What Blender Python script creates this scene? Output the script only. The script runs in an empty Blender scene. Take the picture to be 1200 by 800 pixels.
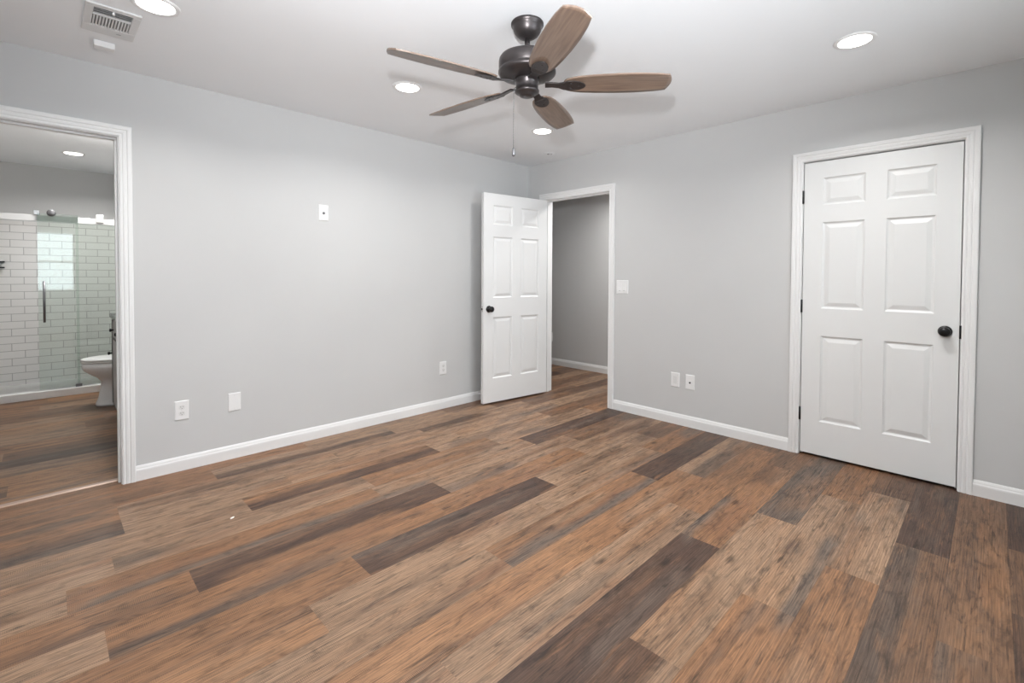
import bpy, bmesh, math, random
from mathutils import Vector, Matrix, noise

random.seed(7)
PI = math.pi
R = math.radians
scene = bpy.context.scene
COL = scene.collection

# ------------------------------------------------------------------ camera
cam_d = bpy.data.cameras.new('camera')
cam = bpy.data.objects.new('camera', cam_d)
COL.objects.link(cam)
FPX, V0 = 555.826, 334.526
yaw, pitch, roll = 0.79325851, -0.02129103, 0.00478459
fw = Vector((math.cos(pitch) * math.cos(yaw), math.cos(pitch) * math.sin(yaw), math.sin(pitch)))
rt = Vector((math.sin(yaw), -math.cos(yaw), 0))
up = rt.cross(fw)
rt, up = rt * math.cos(roll) + up * math.sin(roll), up * math.cos(roll) - rt * math.sin(roll)
m = Matrix((rt, up, -fw)).transposed().to_4x4()
m.translation = Vector((-3.79428780, -3.60446466, 1.24813616))
cam.matrix_world = m
cam_d.sensor_fit = 'HORIZONTAL'
cam_d.sensor_width = 36.0
cam_d.lens = FPX / 1200 * 36
cam_d.shift_y = -(400 - V0) / 1200
cam_d.clip_start = 0.02
scene.camera = cam

# ------------------------------------------------------------------ light and exposure
W_STRENGTH = 3.5          # daylight outside the added windows
FLASH_W = 155.0           # the photographer's flash, tilted up
DOWN_W = 6.0              # recessed lights of the bedroom
BATH_W = 4.4
HALL_FILL_W = 11.0  # added hall light, out of view
scene.view_settings.view_transform = 'Standard'
scene.view_settings.look = 'None'
scene.view_settings.gamma = 1.0
scene.view_settings.use_curve_mapping = False
scene.view_settings.exposure = 1.0

world = bpy.data.worlds.new('sky')
scene.world = world
world.use_nodes = True
world.node_tree.nodes['Background'].inputs[0].default_value = (0.86, 0.93, 1.0, 1)
world.node_tree.nodes['Background'].inputs[1].default_value = W_STRENGTH

H = 2.44
XL, YF = -4.45, -4.30     # unseen walls: left of and behind the camera
ADDED_WINS = [(-4.20, -3.20, 0.85, 2.15), (-2.60, -0.90, 0.85, 2.15)]   # unseen windows added for daylight in the wall behind the camera: x0, x1, z0, z1
for WIN in ADDED_WINS:
    pd = bpy.data.lights.new('window_portal', 'AREA')
    pd.shape = 'RECTANGLE'; pd.size = WIN[1] - WIN[0]; pd.size_y = WIN[3] - WIN[2]
    pd.cycles.is_portal = True
    po = bpy.data.objects.new('window_portal', pd); COL.objects.link(po)
    po.location = ((WIN[0] + WIN[1]) / 2, YF - 0.13, (WIN[2] + WIN[3]) / 2)
    po.rotation_euler = (R(90), 0, 0)

fd = bpy.data.lights.new('camera_flash', 'SPOT')   # speedlight tilted up at the ceiling
fd.spot_size = R(110); fd.spot_blend = 0.9
fd.energy = FLASH_W; fd.shadow_soft_size = 0.04; fd.color = (0.97, 0.98, 1.0)
fo = bpy.data.objects.new('camera_flash', fd); COL.objects.link(fo)
fo.location = (-3.77, -3.53, 1.57)
fo.rotation_euler = Vector((0.52, 0.50, 0.62)).to_track_quat('-Z', 'Y').to_euler()

vd = bpy.data.lights.new('vanity_lamp', 'AREA'); vd.shape = 'RECTANGLE'; vd.size = 0.6; vd.size_y = 0.12  # added area light, unseen, to brighten the bathroom
vd.energy = 9.0; vd.color = (1.0, 0.96, 0.91)
vo = bpy.data.objects.new('vanity_lamp', vd); COL.objects.link(vo)
vo.location = (-2.93, 1.3, 2.0); vo.rotation_euler = (R(0), R(115), 0)

# ------------------------------------------------------------------ helpers
def lin(c):
    return tuple(((v / 255) / 12.92 if v / 255 <= 0.04045 else ((v / 255 + 0.055) / 1.055) ** 2.4) for v in c)

def mat(name, rgb, rough=0.5, metal=0.0, bump=0.0, bscale=200.0, var=0.0, coat=0.0, spec=0.5):
    mm = bpy.data.materials.new(name); mm.use_nodes = True
    nt = mm.node_tree; b = nt.nodes['Principled BSDF']
    b.inputs['Base Color'].default_value = (*rgb, 1)
    b.inputs['Roughness'].default_value = rough
    b.inputs['Metallic'].default_value = metal
    b.inputs['Coat Weight'].default_value = coat
    b.inputs['Specular IOR Level'].default_value = spec
    tc = nt.nodes.new('ShaderNodeTexCoord')
    if var:
        n = nt.nodes.new('ShaderNodeTexNoise'); n.inputs['Scale'].default_value = 3.0
        n.inputs['Detail'].default_value = 4
        nt.links.new(tc.outputs['Object'], n.inputs['Vector'])
        r = nt.nodes.new('ShaderNodeValToRGB')
        r.color_ramp.elements[0].position = 0.3; r.color_ramp.elements[1].position = 0.7
        r.color_ramp.elements[0].color = (*[v * (1 - var) for v in rgb], 1)
        r.color_ramp.elements[1].color = (*[min(1, v * (1 + var)) for v in rgb], 1)
        nt.links.new(n.outputs['Fac'], r.inputs['Fac'])
        nt.links.new(r.outputs['Color'], b.inputs['Base Color'])
    if bump:
        n2 = nt.nodes.new('ShaderNodeTexNoise'); n2.inputs['Scale'].default_value = bscale
        n2.inputs['Detail'].default_value = 3
        nt.links.new(tc.outputs['Object'], n2.inputs['Vector'])
        bp = nt.nodes.new('ShaderNodeBump'); bp.inputs['Strength'].default_value = bump
        bp.inputs['Distance'].default_value = 0.002
        nt.links.new(n2.outputs['Fac'], bp.inputs['Height'])
        nt.links.new(bp.outputs['Normal'], b.inputs['Normal'])
    return mm

M = {}
M['wall'] = mat('wall_paint', (0.582, 0.584, 0.583), 0.75, bump=0.08, bscale=160, var=0.008)
M['ceiling'] = mat('ceiling_paint', (0.852, 0.87, 0.89), 0.85, bump=0.1, bscale=120, var=0.006)
M['trim'] = mat('trim_paint', (0.78, 0.78, 0.778), 0.36, var=0.004)
M['door'] = mat('door_paint', (0.745, 0.75, 0.75), 0.38, bump=0.05, bscale=90, var=0.006)
M['plastic'] = mat('white_plastic', (0.80, 0.80, 0.80), 0.3, var=0.005)
M['plastic_in'] = mat('white_plastic_insert', (0.72, 0.72, 0.715), 0.3, var=0.005)
M['dark_slot'] = mat('dark_slot', (0.03, 0.03, 0.03), 0.6, var=0.1)
M['grey_slot'] = mat('grey_slot', (0.25, 0.25, 0.25), 0.6, var=0.05)
M['black'] = mat('black_hardware', (0.012, 0.012, 0.013), 0.32, 0.4, var=0.1)
M['bronze'] = mat('oil_rubbed_bronze', (0.070, 0.062, 0.062), 0.36, 0.75, var=0.12)
M['register'] = mat('register_paint', (0.68, 0.68, 0.68), 0.45, var=0.01)
M['porcelain'] = mat('porcelain', (0.80, 0.80, 0.80), 0.12, var=0.004, coat=0.3)
M['seat'] = mat('toilet_seat_plastic', (0.82, 0.82, 0.81), 0.25, var=0.004)
M['vanity'] = mat('vanity_paint', (0.43, 0.43, 0.43), 0.45, bump=0.03, var=0.02)
M['stone'] = mat('dark_stone', (0.10, 0.10, 0.105), 0.2, var=0.25)
M['chrome'] = mat('chrome', (0.80, 0.80, 0.82), 0.16, 0.9, var=0.01)
M['rail'] = mat('brushed_rail', (0.72, 0.72, 0.72), 0.45, 0.1, var=0.01)
M['steel'] = mat('grey_steel', (0.22, 0.22, 0.23), 0.35, 0.8, var=0.05)
M['marble'] = mat('shower_curb', (0.74, 0.74, 0.73), 0.25, var=0.02)
M['strip'] = mat('transition_metal', (0.42, 0.30, 0.24), 0.35, 0.2, var=0.05)
M['chip'] = mat('white_chip', (0.85, 0.80, 0.76), 0.7, var=0.03)

def emis(name, rgb, s):
    mm = bpy.data.materials.new(name); mm.use_nodes = True
    nt = mm.node_tree; nt.nodes.clear()
    o = nt.nodes.new('ShaderNodeOutputMaterial'); e = nt.nodes.new('ShaderNodeEmission')
    e.inputs[0].default_value = (*rgb, 1); e.inputs[1].default_value = s
    nt.links.new(e.outputs[0], o.inputs[0])
    return mm
M['lamp'] = emis('lit_diffuser', (1.0, 0.98, 0.95), 6.0)
M['lamp_bath'] = emis('lit_bath_diffuser', (1.0, 0.97, 0.93), 4.0)

def glass_mat(name, tint, gl=1.0):
    mm = bpy.data.materials.new(name); mm.use_nodes = True
    nt = mm.node_tree; nt.nodes.clear()
    o = nt.nodes.new('ShaderNodeOutputMaterial')
    t = nt.nodes.new('ShaderNodeBsdfTransparent'); t.inputs[0].default_value = (*tint, 1)
    g = nt.nodes.new('ShaderNodeBsdfGlossy'); g.inputs[0].default_value = (0.95, 1.0, 0.98, 1)
    g.inputs['Roughness'].default_value = 0.03
    f = nt.nodes.new('ShaderNodeFresnel'); f.inputs[0].default_value = 1.5
    x = nt.nodes.new('ShaderNodeMixShader')
    nt.links.new(f.outputs[0], x.inputs[0]); nt.links.new(t.outputs[0], x.inputs[1])
    nt.links.new(g.outputs[0], x.inputs[2]); nt.links.new(x.outputs[0], o.inputs[0])
    return mm
M['glass'] = glass_mat('shower_glass', (0.92, 0.955, 0.935))
M['pane'] = glass_mat('window_glass', (0.97, 0.98, 0.98))
M['glass_edge'] = mat('glass_edge', (0.16, 0.27, 0.25), 0.15, var=0.05)

# walnut fan blade: grain along local X
def blade_mat():
    mm = bpy.data.materials.new('walnut_blade'); mm.use_nodes = True
    nt = mm.node_tree; b = nt.nodes['Principled BSDF']
    tc = nt.nodes.new('ShaderNodeTexCoord'); mp = nt.nodes.new('ShaderNodeMapping')
    mp.inputs['Scale'].default_value = (4, 60, 60)
    n = nt.nodes.new('ShaderNodeTexNoise'); n.inputs['Scale'].default_value = 1.5; n.inputs['Detail'].default_value = 5
    r = nt.nodes.new('ShaderNodeValToRGB')
    r.color_ramp.elements[0].color = (0.125, 0.082, 0.060, 1); r.color_ramp.elements[0].position = 0.3
    r.color_ramp.elements[1].color = (0.235, 0.165, 0.122, 1); r.color_ramp.elements[1].position = 0.75
    nt.links.new(tc.outputs['Object'], mp.inputs[0]); nt.links.new(mp.outputs[0], n.inputs['Vector'])
    nt.links.new(n.outputs['Fac'], r.inputs['Fac']); nt.links.new(r.outputs[0], b.inputs['Base Color'])
    b.inputs['Roughness'].default_value = 0.38
    b.inputs['Specular IOR Level'].default_value = 0.7
    b.inputs['Coat Weight'].default_value = 0.35; b.inputs['Coat Roughness'].default_value = 0.3
    return mm
M['blade'] = blade_mat()

# white subway tile on vertical walls: (u, z) in metres, running bond
def tile_mat(name, horizontal_axis):
    mm = bpy.data.materials.new(name); mm.use_nodes = True
    nt = mm.node_tree; b = nt.nodes['Principled BSDF']
    tc = nt.nodes.new('ShaderNodeTexCoord'); sp = nt.nodes.new('ShaderNodeSeparateXYZ')
    cb = nt.nodes.new('ShaderNodeCombineXYZ'); br = nt.nodes.new('ShaderNodeTexBrick')
    nt.links.new(tc.outputs['Object'], sp.inputs[0])
    nt.links.new(sp.outputs[horizontal_axis], cb.inputs[0]); nt.links.new(sp.outputs['Z'], cb.inputs[1])
    nt.links.new(cb.outputs[0], br.inputs['Vector'])
    br.inputs['Scale'].default_value = 1.0
    br.inputs['Brick Width'].default_value = 0.203; br.inputs['Row Height'].default_value = 0.0805
    br.inputs['Mortar Size'].default_value = 0.0035; br.inputs['Mortar Smooth'].default_value = 0.2
    br.inputs['Color1'].default_value = (0.79, 0.775, 0.76, 1); br.inputs['Color2'].default_value = (0.755, 0.74, 0.725, 1)
    br.inputs['Mortar'].default_value = (0.46, 0.45, 0.44, 1)
    nt.links.new(br.outputs['Color'], b.inputs['Base Color'])
    b.inputs['Roughness'].default_value = 0.22
    bp = nt.nodes.new('ShaderNodeBump'); bp.inputs['Strength'].default_value = 0.4; bp.invert = True
    bp.inputs['Distance'].default_value = 0.002
    nt.links.new(br.outputs['Fac'], bp.inputs['Height']); nt.links.new(bp.outputs['Normal'], b.inputs['Normal'])
    return mm
M['tile_x'] = tile_mat('subway_tile_back', 'X')
M['tile_y'] = tile_mat('subway_tile_side', 'Y')

# ---- mesh building
def new_bm():
    return bmesh.new()

def add_box(bm, x0, x1, y0, y1, z0, z1, mi=0):
    vs = [bm.verts.new((x, y, z)) for z in (z0, z1) for y in (y0, y1) for x in (x0, x1)]
    fs = [(0, 2, 3, 1), (4, 5, 7, 6), (0, 1, 5, 4), (2, 6, 7, 3), (0, 4, 6, 2), (1, 3, 7, 5)]
    for f in fs:
        fc = bm.faces.new([vs[i] for i in f]); fc.material_index = mi

def add_lathe(bm, prof, seg=48, mtx=None, smooth=True):
    """prof: [(r, z)] revolved about Z; r = 0 ends close to a point."""
    rings = []
    for r, z in prof:
        if r < 1e-6:
            rings.append([bm.verts.new((0, 0, z))])
        else:
            rings.append([bm.verts.new((r * math.cos(2 * PI * i / seg), r * math.sin(2 * PI * i / seg), z)) for i in range(seg)])
    allv = [v for rg in rings for v in rg]
    for a, b in zip(rings, rings[1:]):
        for i in range(seg):
            j = (i + 1) % seg
            if len(a) == 1 and len(b) == 1: continue
            if len(a) == 1: f = bm.faces.new((a[0], b[i], b[j]))
            elif len(b) == 1: f = bm.faces.new((a[i], a[j], b[0]))
            else: f = bm.faces.new((a[i], a[j], b[j], b[i]))
            f.smooth = smooth
    if mtx is not None:
        for v in allv: v.co = mtx @ v.co
    return allv

def add_loft(bm, rings, cap=True, smooth=True):
    vr = [[bm.verts.new(c) for c in rg] for rg in rings]
    n = len(vr[0])
    for a, b in zip(vr, vr[1:]):
        for i in range(n):
            j = (i + 1) % n
            f = bm.faces.new((a[i], a[j], b[j], b[i])); f.smooth = smooth
    if cap:
        bm.faces.new(list(reversed(vr[0]))); bm.faces.new(vr[-1])

def add_tube(bm, pts, rad, seg=10):
    rings = []
    for k, p in enumerate(pts):
        a = Vector(pts[max(0, k - 1)]); b = Vector(pts[min(len(pts) - 1, k + 1)])
        d = (b - a).normalized()
        s = d.cross(Vector((0, 0, 1)))
        if s.length < 1e-4: s = d.cross(Vector((1, 0, 0)))
        s.normalize(); t = s.cross(d)
        rings.append([Vector(p) + (s * math.cos(2 * PI * i / seg) + t * math.sin(2 * PI * i / seg)) * rad for i in range(seg)])
    add_loft(bm, rings)

def obj(name, bm, mats, parent=None, loc=(0, 0, 0), rotz=0.0, bevel=0.0, seg=2, autosmooth=False):
    bmesh.ops.recalc_face_normals(bm, faces=bm.faces[:])
    me = bpy.data.meshes.new(name); bm.to_mesh(me); bm.free()
    for mm in (mats if isinstance(mats, (list, tuple)) else [mats]): me.materials.append(mm)
    o = bpy.data.objects.new(name, me); COL.objects.link(o)
    o.location = loc; o.rotation_euler = (0, 0, rotz)
    if parent: o.parent = parent
    if bevel:
        b = o.modifiers.new('bevel', 'BEVEL'); b.width = bevel; b.segments = seg; b.limit_method = 'ANGLE'
        b.angle_limit = R(35)
    return o

def thing(name, label, cat, loc=(0, 0, 0), rotz=0.0, group=None):
    o = bpy.data.objects.new(name, None); COL.objects.link(o)
    o.empty_display_size = 0.1
    o.location = loc; o.rotation_euler = (0, 0, rotz)
    return tag(o, label, cat, group)

def tag(o, label, cat, group=None, kind=None):
    if label: o['label'] = label
    if cat: o['category'] = cat
    if group: o['group'] = group
    if kind: o['kind'] = kind
    return o

def dup(root, loc, rotz, label, group=None):
    r = root.copy(); COL.objects.link(r); r.location = loc; r.rotation_euler = (0, 0, rotz)
    r['label'] = label
    if group: r['group'] = group
    for ch in list(root.children):
        c = ch.copy(); COL.objects.link(c); c.parent = r
        for g in list(ch.children):
            d = g.copy(); COL.objects.link(d); d.parent = c
    return r

def struct(name, bm, mats, label=None, cat=None, **k):
    o = obj(name, bm, mats, **k)
    return tag(o, label, cat, None, 'structure')

# ------------------------------------------------------------------ floor
PW, S0 = 0.1861, -0.697
T = (150, 121, 97); O = (139, 101, 72); MB = (116, 87, 66); D = (77, 57, 47); G = (105, 91, 81)
DM = (94, 70, 55); OL = (156, 116, 84); DG = (87, 73, 64); RB = (124, 86, 62)
# row: joints, {plank index from the left: base colour}, streaks (x0, x1, v0, v1, colour, amount); v = 0 at the side nearest the camera
ROWS = {
 -4: ([-2.45, -1.2], [O, T, MB], []),
 -3: ([-3.06, -1.836, -0.75], [O, T, T, MB], [(-3.06, -1.836, 0, .5, D, .9), (-4.4, -3.3, .2, .8, DM, .6), (-.75, -.3, .1, .9, DM, .7)]),
 -2: ([-3.535, -2.38, -1.66], [O, T, T, T], [(-1.66, -1.0, .35, .9, D, .85), (-4.4, -3.6, .6, 1.2, DG, .8), (-3.4, -2.6, .3, .6, MB, .7), (-.5, .1, .1, .7, MB, .7)]),
 -1: ([-3.535, -2.75, -1.5], [MB, T, T, T], [(-4.4, -3.535, -.1, .5, DG, 1), (-3.9, -3.535, .3, .8, DM, .8), (-1.0, -.3, .0, .5, G, .6), (-2.9, -2.3, .3, .7, O, .6)]),
 0: ([-3.03, -1.818, -0.6], [T, O, T, MB], [(-3.03, -1.818, -.05, .6, D, .95), (-2.2, -1.818, .5, .95, DM, .6), (-1.7, -.9, .2, .6, G, .6), (-4.2, -3.6, 0, .3, MB, .5)]),
 1: ([-3.6, -2.42, -1.4], [T, T, O, T], [(-3.58, -3.4, .2, .7, DG, .8), (-2.9, -2.5, .4, .6, RB, .7), (-1.2, -.9, .1, .5, DG, .7), (-.75, -.2, .3, .9, DM, .5)]),
 2: ([-3.75, -2.45, -1.22], [T, O, T, D], [(-3.7, -2.15, 0, .3, G, 1), (-2.3, -1.7, .5, .8, O, .7), (-1.1, -.7, .0, .2, O, .6), (-.4, .1, .2, .7, DG, .5)]),
 3: ([-3.378, -2.145, -0.92], [O, D, T, MB], [(-3.3, -2.5, -.1, .3, O, .85), (-3.0, -2.8, .2, .35, OL, .7), (-2.145, -1.6, 0, .45, G, .8), (-1.95, -1.68, .1, .5, DM, .5), (-1.3, -.9, .4, .6, DM, .5), (-.2, .1, .2, .8, G, .8)]),
 4: ([-3.66, -2.3, -1.1], [T, O, O, T], [(-3.65, -2.85, 0, .28, DG, .9), (-3.15, -3.0, .3, .6, D, .5), (-2.05, -1.5, .1, .4, RB, .6), (-.5, -.1, .1, .6, DM, .6)]),
 5: ([-2.843, -1.64, -0.45], [O, D, T, MB], [(-2.843, -2.2, .78, 1.1, G, .7), (-1.5, -.8, .25, .5, DM, .7), (-.6, -.3, .2, .8, D, .6), (-3.6, -3.1, .3, .55, OL, .6)]),
 6: ([-3.1, -1.9, -0.7], [OL, T, T, O], [(-3.05, -2.5, 0, .2, DM, .6), (-2.2, -1.9, .3, .7, DM, .4), (-1.6, -1.3, .3, .55, RB, .6), (-.3, .1, .1, .8, G, .8)]),
 7: ([-3.55, -2.38, -1.14], [T, T, O, D], [(-2.38, -1.14, 0, .35, G, 1), (-2.3, -2.0, .3, .5, G, .8), (-2.0, -1.5, .5, .8, T, .8), (-.6, -.1, .2, .8, DG, .6), (-2.9, -2.6, .0, .25, DM, .6)]),
 8: ([-3.2, -2.0, -0.9], [O, OL, O, T], [(-.9, -.35, 0, .55, DG, .9), (-2.7, -2.3, .35, .65, RB, .5), (-1.7, -1.2, .3, .7, T, .7)]),
 9: ([-2.9, -1.35], [T, T, O], [(-2.1, -1.5, .4, .8, O, .7), (-2.7, -2.1, .0, .18, RB, .7), (-.9, -.4, .2, .6, MB, .6)]),
 10: ([-2.82, -1.6, -0.38], [T, D, O, MB], [(-1.65, -1.05, .72, 1.05, G, 1), (-1.5, -1.0, .2, .7, RB, .6), (-.75, -.45, .3, .9, DM, .7), (-2.7, -2.2, .55, .8, DM, .6)]),
 11: ([-2.37, -1.12], [DM, T, G], [(-2.37, -1.7, .8, 1.1, O, .6), (-2.8, -2.37, -.1, .3, T, .7), (-.9, -.2, 0, .25, O, .6), (-1.12, -.5, .4, .9, DG, .4)]),
 12: ([-3.0, -1.85, -0.62], [T, O, T, O], [(-1.95, -1.1, -.1, .3, G, .95), (-1.45, -1.3, .5, .9, DG, .7), (-1.7, -1.4, .3, .8, T, .6), (-.5, -.1, .3, .8, DM, .3)]),
 13: ([-2.55, -1.4, -0.38], [T, O, T, MB], [(-.38, .02, -.1, .85, D, .6), (-1.4, -.7, .75, 1.1, G, .5), (-1.6, -1.4, .2, .6, DM, .5)]),
 14: ([-2.17, -0.95], [T, MB, D], [(-2.2, -.95, .5, 1.1, DG, .95), (-1.5, -1.0, 0, .2, MB, .6), (-.5, 0, .3, .8, DM, .3)]),  # middle board toned down for the dimmer light at lower right
 15: ([-2.85, -1.62, -0.42], [DM, MB, MB, MB], [(-1.3, -.9, .0, .5, O, .8), (-.7, -.42, .0, .9, DM, .6), (-1.62, -1.3, .3, .8, OL, .4)]),  # bases darkened: weaker light at lower right put into the boards
 16: ([-2.4, -1.24, -0.64], [D, D, MB, D], [(-1.0, -.75, .2, .8, O, .5)]),
}

def vnoise(x, y, z=0.0):
    return noise.noise(Vector((x, y, z)))

def build_floor():
    bm = new_bm()
    uvl = bm.loops.layers.uv.new('plank')
    cl = bm.verts.layers.float_color.new('tone')
    rnd = random.Random(3)
    NV = 9
    X0, X1 = XL - 0.7, 1.45
    tones = [T, T, O, O, MB, DM, OL, D]
    for r in range(-25, 20):
        ylo = S0 - PW * (r + 1)
        if r in ROWS:
            joints, bases, streaks = ROWS[r]
        else:
            o = rnd.uniform(0, 1.22); joints = [X0 + o + 1.22 * k for k in range(5) if X0 + o + 1.22 * k < X1]
            bases = [rnd.choice(tones) for _ in range(len(joints) + 1)]
            streaks = []
            for k in range(4):
                a = rnd.uniform(X0, X1); v = rnd.uniform(0, .7)
                streaks.append((a, a + rnd.uniform(.4, 1.1), v, v + rnd.uniform(.15, .4), rnd.choice([G, DG, D, DM, O]), rnd.uniform(.5, .9)))
        edges = [X0] + list(joints)
        while edges[-1] < X1 - 1.3: edges.append(edges[-1] + 1.22)
        edges.append(X1)
        for k in range(len(edges) - 1):
            a, b = edges[k], edges[k + 1]
            base = bases[k] if k < len(bases) else rnd.choice([T, O, MB, DM])
            jit = rnd.uniform(.96, 1.04)
            seed = rnd.uniform(0, 90); off = rnd.uniform(0, 60)
            n = max(2, int((b - a) / 0.03))
            base_l = lin(base)
            own = []
            for _ in range(4):
                p_ = rnd.uniform(a - .2, b); v_ = rnd.uniform(-.1, .85)
                cs = [DM, MB, DM, G] if base in (D, DG) else [T, OL, MB, RB, G, O, DM]
                own.append((p_, p_ + rnd.uniform(.3, .9), v_, v_ + rnd.uniform(.15, .4), rnd.choice(cs), rnd.uniform(.35, .7)))
            grid = []
            for i in range(n + 1):
                x = a + (b - a) * i / n
                line = []
                for j in range(NV + 1):
                    v = j / NV
                    y = ylo + PW * v
                    nb = vnoise(x * 1.8 + seed, v * 2.2, seed)
                    c = [q * jit * (1 + .12 * nb) for q in base_l]
                    # soft lighter and warmer areas inside the board
                    w2 = max(0.0, vnoise(x * 1.1 + seed + 7, v * 1.6 + 3, seed * .3)) * .5
                    warm = lin(OL) if base in (T, O, OL) else lin(DM)
                    c = [q * (1 - w2) + t * w2 for q, t in zip(c, warm)]
                    for (sx0, sx1, v0, v1, sc, am) in own + list(streaks):
                        if min(sx1, b) <= max(sx0, a): continue
                        wob = .10 * vnoise(x * 3.1 + seed, v * 2 + seed)
                        wx = .10 * vnoise(v * 4 + seed, x * 2)
                        vv = v + wob
                        mv = min(1, max(0, (vv - v0) / .12 + .5)) * min(1, max(0, (v1 - vv) / .12 + .5))
                        e0 = 1.0 if sx0 <= a + .02 else min(1, max(0, (x + wx - sx0) / .12 + .5))
                        e1 = 1.0 if sx1 >= b - .02 else min(1, max(0, (sx1 - x - wx) / .12 + .5))
                        f = am * mv * e0 * e1
                        if f > 0:
                            f *= min(1.0, max(.55, .9 + .4 * vnoise(x * 5 + seed, v * 5, 2)))
                            c = [q * (1 - f) + t * f for q, t in zip(c, lin(sc))]
                    vt = bm.verts.new((x, y, 0.0)); vt[cl] = (*c, 1)
                    line.append((vt, x + off, v))
                grid.append(line)
            for i in range(n):
                for j in range(NV):
                    q = [grid[i][j], grid[i + 1][j], grid[i + 1][j + 1], grid[i][j + 1]]
                    f = bm.faces.new([t[0] for t in q])
                    for lp, t in zip(f.loops, q): lp[uvl].uv = (t[1], t[2])
    mm = bpy.data.materials.new('plank_floor'); mm.use_nodes = True
    nt = mm.node_tree; N = nt.nodes; L = nt.links; b = N['Principled BSDF']
    at = N.new('ShaderNodeAttribute'); at.attribute_name = 'tone'
    uv = N.new('ShaderNodeUVMap'); uv.uv_map = 'plank'
    def nz(sx, sy, detail, rough=.6, dist=0.0):
        mp = N.new('ShaderNodeMapping'); mp.inputs['Scale'].default_value = (sx, sy, 1)
        n = N.new('ShaderNodeTexNoise'); n.inputs['Scale'].default_value = 1; n.inputs['Detail'].default_value = detail
        n.inputs['Roughness'].default_value = rough; n.inputs['Distortion'].default_value = dist
        L.new(uv.outputs[0], mp.inputs[0]); L.new(mp.outputs[0], n.inputs['Vector'])
        return n
    def ramp(src, p0, v0, p1, v1):
        m_ = N.new('ShaderNodeMapRange'); m_.inputs[1].default_value = p0; m_.inputs[2].default_value = p1
        m_.inputs[3].default_value = v0; m_.inputs[4].default_value = v1
        L.new(src, m_.inputs[0]); return m_.outputs[0]
    def mul(a, c):
        m_ = N.new('ShaderNodeMath'); m_.operation = 'MULTIPLY'; L.new(a, m_.inputs[0]); L.new(c, m_.inputs[1]); return m_.outputs[0]
    grain = ramp(nz(5, 26, 6, .65, .6).outputs['Fac'], .3, .66, .7, 1.24)
    fine = ramp(nz(9, 90, 3, .6, .2).outputs['Fac'], .35, .84, .65, 1.20)
    blot = ramp(nz(7, 4, 5, .7, .8).outputs['Fac'], .32, .58, .50, 1.0)
    dk = ramp(nz(4.5, 9, 4, .6, 1.6).outputs['Fac'], .33, .48, .45, 1.0)
    # saw marks running across the board in places
    mp = N.new('ShaderNodeMapping'); mp.inputs['Scale'].default_value = (60, .6, 1)
    wv = N.new('ShaderNodeTexWave'); wv.inputs['Scale'].default_value = 1; wv.inputs['Distortion'].default_value = 3
    wv.inputs['Detail'].default_value = 2
    L.new(uv.outputs[0], mp.inputs[0]); L.new(mp.outputs[0], wv.inputs['Vector'])
    saw = ramp(wv.outputs['Fac'], 0, .58, 1, 1.10)
    mask = ramp(nz(1.3, 5, 3).outputs['Fac'], .53, 0, .62, 1)
    mx = N.new('ShaderNodeMix'); mx.data_type = 'FLOAT'
    L.new(mask, mx.inputs[0]); mx.inputs[2].default_value = 1.0; L.new(saw, mx.inputs[3])
    # knots
    mk = N.new('ShaderNodeMapping'); mk.inputs['Scale'].default_value = (2.6, 1.1, 1)
    vk = N.new('ShaderNodeTexVoronoi'); vk.inputs['Scale'].default_value = 1.0
    wn = nz(9, 6, 3, .6); wa = N.new('ShaderNodeVectorMath'); wa.operation = 'MULTIPLY_ADD'
    wa.inputs[1].default_value = (.12, .12, 0); L.new(wn.outputs['Color'], wa.inputs[0]); L.new(mk.outputs[0], wa.inputs[2])
    L.new(uv.outputs[0], mk.inputs[0]); L.new(wa.outputs[0], vk.inputs['Vector'])
    kd = ramp(vk.outputs['Distance'], .04, .62, .13, 0.0)
    sc_ = N.new('ShaderNodeSeparateColor'); L.new(vk.outputs['Color'], sc_.inputs[0])
    km = mul(kd, ramp(sc_.outputs[0], .60, 0.0, .64, 1.0))
    k1 = N.new('ShaderNodeMath'); k1.operation = 'SUBTRACT'; k1.inputs[0].default_value = 1.0; L.new(km, k1.inputs[1])
    knot = k1.outputs[0]
    # growth rings drawn out along the board
    mr = N.new('ShaderNodeMapping'); mr.inputs['Scale'].default_value = (1.1, 5.0, 1)
    wr = N.new('ShaderNodeTexWave'); wr.bands_direction = 'Y'; wr.inputs['Scale'].default_value = 1.3
    wr.inputs['Distortion'].default_value = 7.0; wr.inputs['Detail'].default_value = 3; wr.inputs['Detail Scale'].default_value = 1.2
    L.new(uv.outputs[0], mr.inputs[0]); L.new(mr.outputs[0], wr.inputs['Vector'])
    knot = mul(knot, ramp(wr.outputs['Fac'], 0, .84, 1, 1.10))
    tot = mul(mul(mul(mul(grain, fine), mul(blot, dk)), mx.outputs[0]), knot)
    # bevelled plank edges
    sp = N.new('ShaderNodeSeparateXYZ'); L.new(uv.outputs[0], sp.inputs[0])
    ab = N.new('ShaderNodeMath'); ab.operation = 'SUBTRACT'; ab.inputs[1].default_value = .5; L.new(sp.outputs[1], ab.inputs[0])
    aa = N.new('ShaderNodeMath'); aa.operation = 'ABSOLUTE'; L.new(ab.outputs[0], aa.inputs[0])
    seam = ramp(aa.outputs[0], .488, 1.0, .5, .72)
    tot = mul(tot, seam)
    vm = N.new('ShaderNodeVectorMath'); vm.operation = 'SCALE'
    def tint(src, fac, rgb, amt):
        a_ = N.new('ShaderNodeMath'); a_.operation = 'MULTIPLY'; a_.inputs[1].default_value = amt; L.new(fac, a_.inputs[0])
        x_ = N.new('ShaderNodeMix'); x_.data_type = 'RGBA'; L.new(a_.outputs[0], x_.inputs[0]); L.new(src, x_.inputs[6])
        x_.inputs[7].default_value = (*lin(rgb), 1); return x_.outputs[2]
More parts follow.
